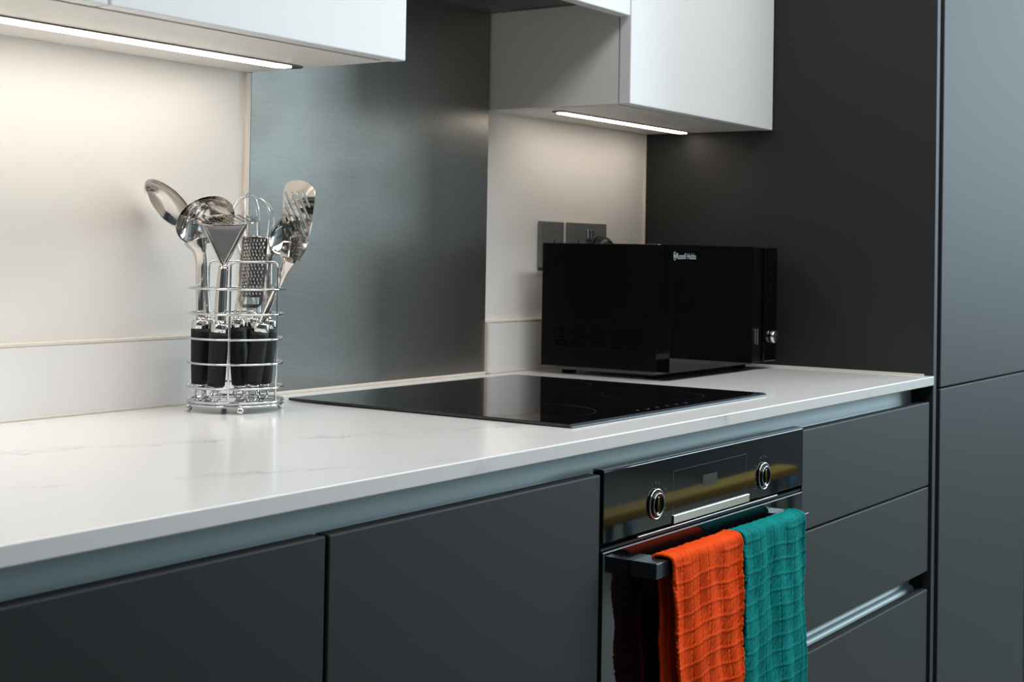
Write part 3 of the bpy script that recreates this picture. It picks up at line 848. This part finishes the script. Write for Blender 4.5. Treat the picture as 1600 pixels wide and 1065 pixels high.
for i in range(-4, 5):
    for j in range(-4, 5):
        hx = (i+0.5*(j % 2))*0.0094; hy = j*0.0084
        if math.hypot(hx, hy) < 0.0385: loops.append(circ(cx+hx, cy+hy, 0.0031, 10))
curve_bm(bm, loops, 0.0012, lambda v: Vector((v.x, v.y, 0.2595+v.z+0.20*(v.y-cy))))
lobj('mashing_plate', bm, M['steel'], u)

# 4 hand grater
u, f, d = utensil('hand_grater', 'narrow curved hand grater covered in small raised teeth, middle of the basket', (9, -12, 35), (2, -13, 126))
bm = bmesh.new()
for s in (-1, 1):
    tube(bm, smoothpath([V(2+s*3.0, -13, 124), V(8+s*4, -20, 150), V(18+s*4, -25, 185)]), 0.0017, 8)
lobj('stem', bm, M['steel'], u)
def gx(v):
    # v.x across (-.0185...0185), v.y height 0...0.096 ; curl the sheet about the long axis
    a = v.x/0.0185
    return Vector((0.0225+0.0040*(v.y/0.096)+v.x*0.98, -0.030+0.010*a*a+v.z, 0.1410+v.y))
out = [(0.0185*math.sin(a)*1.0, 0.010-0.010*math.cos(a)) for a in [-PI/2+PI*k/12 for k in range(13)]]
out = [(-0.0170, 0.0100), (-0.0150, 0.0040), (-0.0100, 0.0), (0.0100, 0.0), (0.0150, 0.0040), (0.0170, 0.0100), (0.0180, 0.050), (0.0180, 0.095), (0.0090, 0.0975), (0.0, 0.0983), (-0.0090, 0.0975), (-0.0170, 0.094), (-0.0185, 0.050)]
loops = [out]
hand = []
for r_ in range(16):
    for c in range(7):
        hx = -0.0132+c*0.00435+(0.0014 if r_ % 2 else 0); hy = 0.0190+r_*0.0048
        loops.append(circ(hx, hy, 0.0011, 6)); hand.append((hx, hy))
hole = [(-0.012, 0.005), (0.012, 0.005), (0.0125, 0.0145), (-0.0125, 0.0145)]
loops.append(hole)
bm = bmesh.new(); curve_bm(bm, loops, 0.0008, gx, cuts=[-0.0175+0.0025*k for k in range(15)])
lobj('grating_sheet', bm, M['grater_steel'], u)
bm = bmesh.new()
for hx, hy in hand:
    q = gx(Vector((hx, hy, 0)))
    bx(bm, q.x-0.0011, q.x+0.0011, q.y-0.0022, q.y-0.0003, q.z+0.0002, q.z+0.0026, bev=0.0005, seg=2)
o = lobj('teeth', bm, M['steel'], u); o['kind'] = 'stuff'
bm = bmesh.new()
tube(bm, [gx(Vector((-0.0180, 0.012, 0))), gx(Vector((-0.0185, 0.05, 0))), gx(Vector((-0.0170, 0.095, 0)))], 0.0010, 8)
tube(bm, [gx(Vector((0.0178, 0.010, 0))), gx(Vector((0.0183, 0.05, 0))), gx(Vector((0.0183, 0.096, 0)))], 0.0018, 8)
tube(bm, [gx(Vector((x_, 0.0975-abs(x_)*0.12, 0))) for x_ in (-0.0175, -0.009, 0, 0.009, 0.0180)], 0.0011, 8)
lobj('rim', bm, M['steel'], u)

# 5 balloon whisk
u, f, d = utensil('whisk', 'balloon whisk of thin wire loops rising behind the grater', (1, 27, 35), (17, 24, 126))
cT, cB = V(6, 40, 299), V(24, 24, 128)
ax = (cT-cB).normalized(); Lw = (cT-cB).length
s1_ = Vector((0, 1, 0)).cross(ax).normalized(); s2_ = ax.cross(s1_)
prof = [(0.0, 0.0035), (0.12, 0.005), (0.3, 0.010), (0.5, 0.018), (0.68, 0.0275), (0.82, 0.0315), (0.92, 0.0260), (0.972, 0.0165), (0.994, 0.0080), (1.0, 0.0)]
for k in range(5):
    a = PI*k/5+0.25; dr_ = s1_*math.cos(a)+s2_*math.sin(a)
    up = [cB+ax*Lw*(h-0.012*abs(k-2)*h)+dr_*r_ for h, r_ in prof]
    dn = [cB+ax*Lw*(h-0.012*abs(k-2)*h)-dr_*r_ for h, r_ in prof[::-1]][1:]
    bm = bmesh.new(); tube(bm, smoothpath(up+dn, 5), 0.00062, 6)
    lobj('loop_wire', bm, M['wire'], u)
bm = bmesh.new(); tube(bm, [f-d*0.001, cB+ax*0.004], [0.0068, 0.0055], 14); lobj('collar', bm, M['steel'], u)

# 6 slotted turner
u, f, d = utensil('slotted_turner', 'slotted turner with a wide blade cut by diagonal slots, right side of the basket', (29, -31, 38), (39, -29, 121))
bm = bmesh.new()
pp = smoothpath([f, V(46, -24, 140), V(55.5, -14, 166), V(62, -17, 181), V(69, -25, 195), V(75, -30, 207)])
tube(bm, pp, interp([0.0048, 0.0046, 0.0048, 0.0062, 0.0100], len(pp)), 14, flat=0.5); lobj('stem', bm, M['steel'], u)
def slot(x0, z0, x1, z1, r=0.0019):
    a = math.atan2(z1-z0, x1-x0); L = []
    for k in range(7):
        q = a-PI/2+PI*k/6; L.append((x1+r*math.cos(q), z1+r*math.sin(q)))
    for k in range(7):
        q = a+PI/2+PI*k/6; L.append((x0+r*math.cos(q), z0+r*math.sin(q)))
    return L
UV2 = lambda px_, py_: (0.001*(65+(420+px_/8.19-442)*0.860), 0.001*(307-(270+py_/8.19-290)*0.860))
blade = [UV2(*q) for q in ((160, 870), (150, 700), (158, 500), (165, 300), (180, 180), (215, 120), (290, 95), (380, 88), (470, 98), (560, 130), (630, 180), (655, 235), (648, 400), (625, 560), (600, 700), (560, 850), (545, 905))]
sl = [((207, 245), (500, 800)), ((303, 250), (540, 708)), ((395, 250), (560, 578)), ((485, 258), (570, 430)), ((205, 392), (415, 795)), ((205, 556), (328, 805)), ((207, 722), (236, 800))]
blade = [blade[0]]*3 + blade[1:-1] + [blade[-1]]*3
for _ in range(2):
    q2 = []
    for k in range(len(blade)):
        a_, b_ = blade[k], blade[(k+1) % len(blade)]
        q2 += [(a_[0]*0.75+b_[0]*0.25, a_[1]*0.75+b_[1]*0.25), (a_[0]*0.25+b_[0]*0.75, a_[1]*0.25+b_[1]*0.75)]
    blade = q2
loops = [blade]
for a, b in sl:
    p0, p1 = UV2(*a), UV2(*b); loops.append(slot(p0[0], p0[1], p1[0], p1[1]))
bm = bmesh.new()
zb = 0.229
curve_bm(bm, loops, 0.0011, lambda v: Vector((v.x+0.6*v.z, -0.031-(v.x-0.080)*1.05-(v.y-zb)*0.05+v.z, v.y)))
lobj('blade', bm, M['steel'], u)
bm = bmesh.new()
low = [(0.0640, 0.2312), (0.0605, 0.2200), (0.0595, 0.2120), (0.0660, 0.2060), (0.0705, 0.2020), (0.0800, 0.2015), (0.0905, 0.2060), (0.0990, 0.2180), (0.1050, 0.2300), (0.1052, 0.2312)]
curve_bm(bm, [low], 0.0011, lambda v: Vector((v.x+0.6*v.z, -0.031-(v.x-0.080)*1.05+(v.y-zb)*0.12+v.z, v.y)))
lobj('shoulder', bm, M['steel'], u)

# 7 solid spoon at the back right
u, f, d = utensil('solid_spoon', 'solid spoon standing upright behind the slotted turner', (34, 19, 35), (40, 17, 124))
bm = bmesh.new()
pp = smoothpath([f, V(40, 14, 170), V(39, 17, 205), V(43, 23, 222)])
tube(bm, pp, interp([0.0048, 0.0045, 0.0050, 0.0075], len(pp)), 12, flat=0.6); lobj('stem', bm, M['steel'], u)
bm = bmesh.new(); dish(bm, V(59, 28, 242), (0.50, -0.75, 0.10), (0.62, 0.0, 0.78), 0.031, 0.0190, 0.009, egg=0.10)
lobj('bowl', bm, M['steel'], u)

# ------------------------------------------------------------------ what the glossy fronts mirror: an unseen yellow seat added for its reflection
t = thing('reflection_bench', 'slim low yellow seat added out of the picture for the oven glass to mirror', 'reflection_bench', (3.6, -2.3, 0.0))
bm = bmesh.new(); bx(bm, 2.9, 4.6, -2.50, -2.40, 0.155, 0.195, bev=0.01); part('seat', bm, M['yellow'], t)
for lx in (3.08, 4.52):
    for ly in (-2.48, -2.40):
        bm = bmesh.new(); tube(bm, [Vector((lx, ly, 0)), Vector((lx, ly, 0.158))], [0.014, 0.02], 10); part('leg', bm, M['blue_wood'], t)
